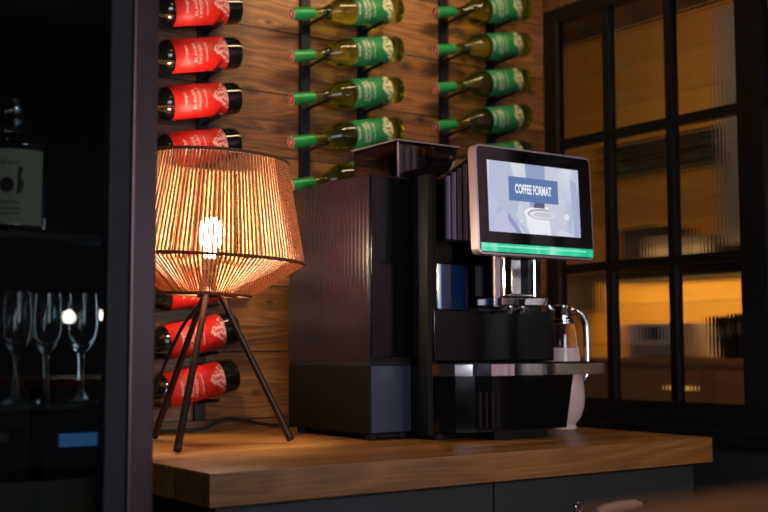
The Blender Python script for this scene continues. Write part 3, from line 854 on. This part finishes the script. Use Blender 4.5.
# crest: dark roundel with animal supporters, fine lines of print
cb_ = bmesh.new()
def wrap(poly):
    vs = []
    for a_, z_ in poly:
        th = radians(-118) + a_ / .059; vs.append(cb_.verts.new((.0594 * cos(th), .0594 * sin(th), z_)))
    cb_.faces.new(vs)
wrap(ell(0, .075, .012, .013, 20))
for sgn in (-1, 1):
    wrap([(sgn * x_, z_) for x_, z_ in ((.015, .060), (.024, .064), (.028, .078), (.022, .090), (.026, .104), (.020, .108), (.016, .094), (.017, .080))])
for k in range(7): wrap([(-.018 + .0055 * k, .109 + .002 * (k % 2)), (-.015 + .0055 * k, .109 + .002 * (k % 2)), (-.0155 + .0055 * k, .116), (-.0175 + .0055 * k, .116)])
for z_, w2 in ((.045, .016), (.034, .024), (.026, .020)):
    x_ = -w2
    while x_ < w2:
        w3 = random.uniform(.002, .004); wrap([(x_, z_), (x_ + w3, z_), (x_ + w3, z_ + .003), (x_, z_ + .003)]); x_ += w3 + .0012
obj('label_print', cb_, plain('dark_print', srgb(40, 36, 30), .6), lab)
obj('stopper', lathe([(0, .2125), (.014, .2125), (.015, .222), (.010, .230), (0, .231)], 20), M['chrome'], jb, True)

# stemmed glasses added in place of streaks reflected in the door
def goblet(x, y, label):
    g = empty('wine_glass', (x, y, .1285)); tag(g, label, 'wine glass', 'added stemmed glasses for reflected streaks')
    pr_ = [(0, .002), (.024, .0008), (.025, .002), (.010, .008), (.005, .016), (.0042, .060), (.006, .082), (.016, .094), (.0245, .112), (.0265, .135), (.025, .165), (.023, .185),
           (.0222, .185), (.024, .165), (.0253, .135), (.0233, .113), (.014, .097), (0, .088)]
    obj('glass_body', lathe(pr_, 32), M['clear'], g, True)
    return g
goblet(-.318, .085, 'clear stemmed glass added in the fridge for reflected streaks, leftmost of the three in front')
goblet(-.262, .100, 'clear stemmed glass added in the fridge for reflected streaks, middle of the three in front')
goblet(-.206, .085, 'clear stemmed glass added in the fridge for reflected streaks, nearest the steel door edge')

# ------------------------------------------------------------------ blurred bar table close to the viewer
bt = empty('bar_table', (.1, -1.62, FZ)); tag(bt, 'blurred brown wooden tabletop edge close to the viewer, lower right', 'table')
tp = bmesh.new()
add_prism(tp, rrect(-.50, 1.0, -1.90, -1.372, .05, 8), .108, .130)
part('tabletop', tp, M['oak_bar'], bt)
part('column', lathe([(.03, FZ + .02), (.03, .108)], 24, 'Z', (.25, -1.62, 0)), M['black_steel'], bt, True)
part('base', lathe([(.22, FZ + .001), (.22, FZ + .012), (.04, FZ + .03)], 32, 'Z', (.25, -1.62, 0)), M['black_steel'], bt, True)

# ------------------------------------------------------------------ lights
def area(name, locv, target, size, power, col, sy=None, spread=None):
    l = bpy.data.lights.new(name, 'AREA'); l.energy = power; l.color = col; l.size = size
    if sy: l.shape = 'RECTANGLE'; l.size_y = sy
    if spread: l.spread = spread
    o = bpy.data.objects.new(name, l); C.objects.link(o); o.location = locv
    d = Vector(target) - Vector(locv); o.rotation_euler = d.to_track_quat('-Z', 'Y').to_euler(); return o
def spot(name, locv, target, power, col, ang=60, blend=.7, rad=.04):
    l = bpy.data.lights.new(name, 'SPOT'); l.energy = power; l.color = col; l.spot_size = radians(ang); l.spot_blend = blend; l.shadow_soft_size = rad
    o = bpy.data.objects.new(name, l); C.objects.link(o); o.location = locv
    d = Vector(target) - Vector(locv); o.rotation_euler = d.to_track_quat('-Z', 'Y').to_euler(); return o
WARM = (1.0, .62, .34)
# ceiling spots over the wine wall
area('track_light', (1.05, .15, 1.74), (.95, .9, .95), .9, 4.2, (1.0, .72, .40), .12, spread=radians(90))
spot('spot_wall_2', (.10, -.5, 1.75), (.35, .9, 1.0), 5, (1.0, .74, .48), 60)
spot('spot_counter', (1.45, -2.3, .55), (.95, .0, -.02), 22, (1.0, .68, .36), 40)  # unseen spot set low to brighten the worktop front
# daylight from the windows behind and beside the viewer
area('daylight_window', ((WX0 + WX1) / 2, -3.58, (WZ0 + WZ1) / 2), (.2, 0, .3), WX1 - WX0, 46, (.82, .84, 1.0), WZ1 - WZ0)
area('daylight_side', (WX - .002, -2.45, .52), (-1, -2.45, .52), .8, 16, (.42, .64, 1.0), .42)
area('slat_wash', (.6, -1.3, 1.6), (1.69, -1.1, .5), .25, 7, (1.0, .80, .84), spread=radians(80))  # added light so the slats show up in the machine's reflections
def point(name, locv, power, col, rad):
    l = bpy.data.lights.new(name, 'POINT'); l.energy = power; l.color = col; l.shadow_soft_size = rad
    o = bpy.data.objects.new(name, l); C.objects.link(o); o.location = locv
point('pendant_a', (.88, -3.1, .36), 1.6, (1.0, .84, .70), .028)
point('pendant_b', (1.05, -3.1, .37), 1.6, (1.0, .84, .70), .028)
area('fridge_fill', (-.5, .3, 1.48), (-.4, .25, 0), .5, .9, (.75, .9, 1.0), .2)  # added fill to lift the dark fridge interior
area('goblet_fill', (-.146, .12, .30), (-.6, .14, .30), .012, .08, (.62, .82, 1.0), .30)  # hidden added light that draws streak highlights on the glasses
# room beyond: strip lights above and below the wall shelf, ceiling glow
area('shelf_strip_below', (2.92, 1.5, .50), (3.3, 1.5, .25), 1.5, 7.0, (1.0, .72, .22), .03)
area('shelf_strip_above', (2.92, 1.5, .63), (3.3, 1.5, .95), 1.5, .4, (1.0, .64, .24), .03)
area('ceiling_beyond', (2.1, 1.3, 1.72), (3.2, 1.4, .6), .5, 8, (1.0, .70, .36))
area('jamb_wash', (1.95, .9, .0), (2.9, 1.3, .2), .2, .6, (1.0, .62, .30))

w = bpy.data.worlds.new('world'); scn.world = w; w.use_nodes = True
w.node_tree.nodes['Background'].inputs[0].default_value = (.5, .7, 1.0, 1); w.node_tree.nodes['Background'].inputs[1].default_value = .15

scn.view_settings.view_transform = 'Standard'; scn.view_settings.look = 'None'
scn.view_settings.gamma = 1; scn.view_settings.exposure = 0; scn.view_settings.use_curve_mapping = False
for o in bpy.data.objects:
    if '_w' in o: del o['_w']
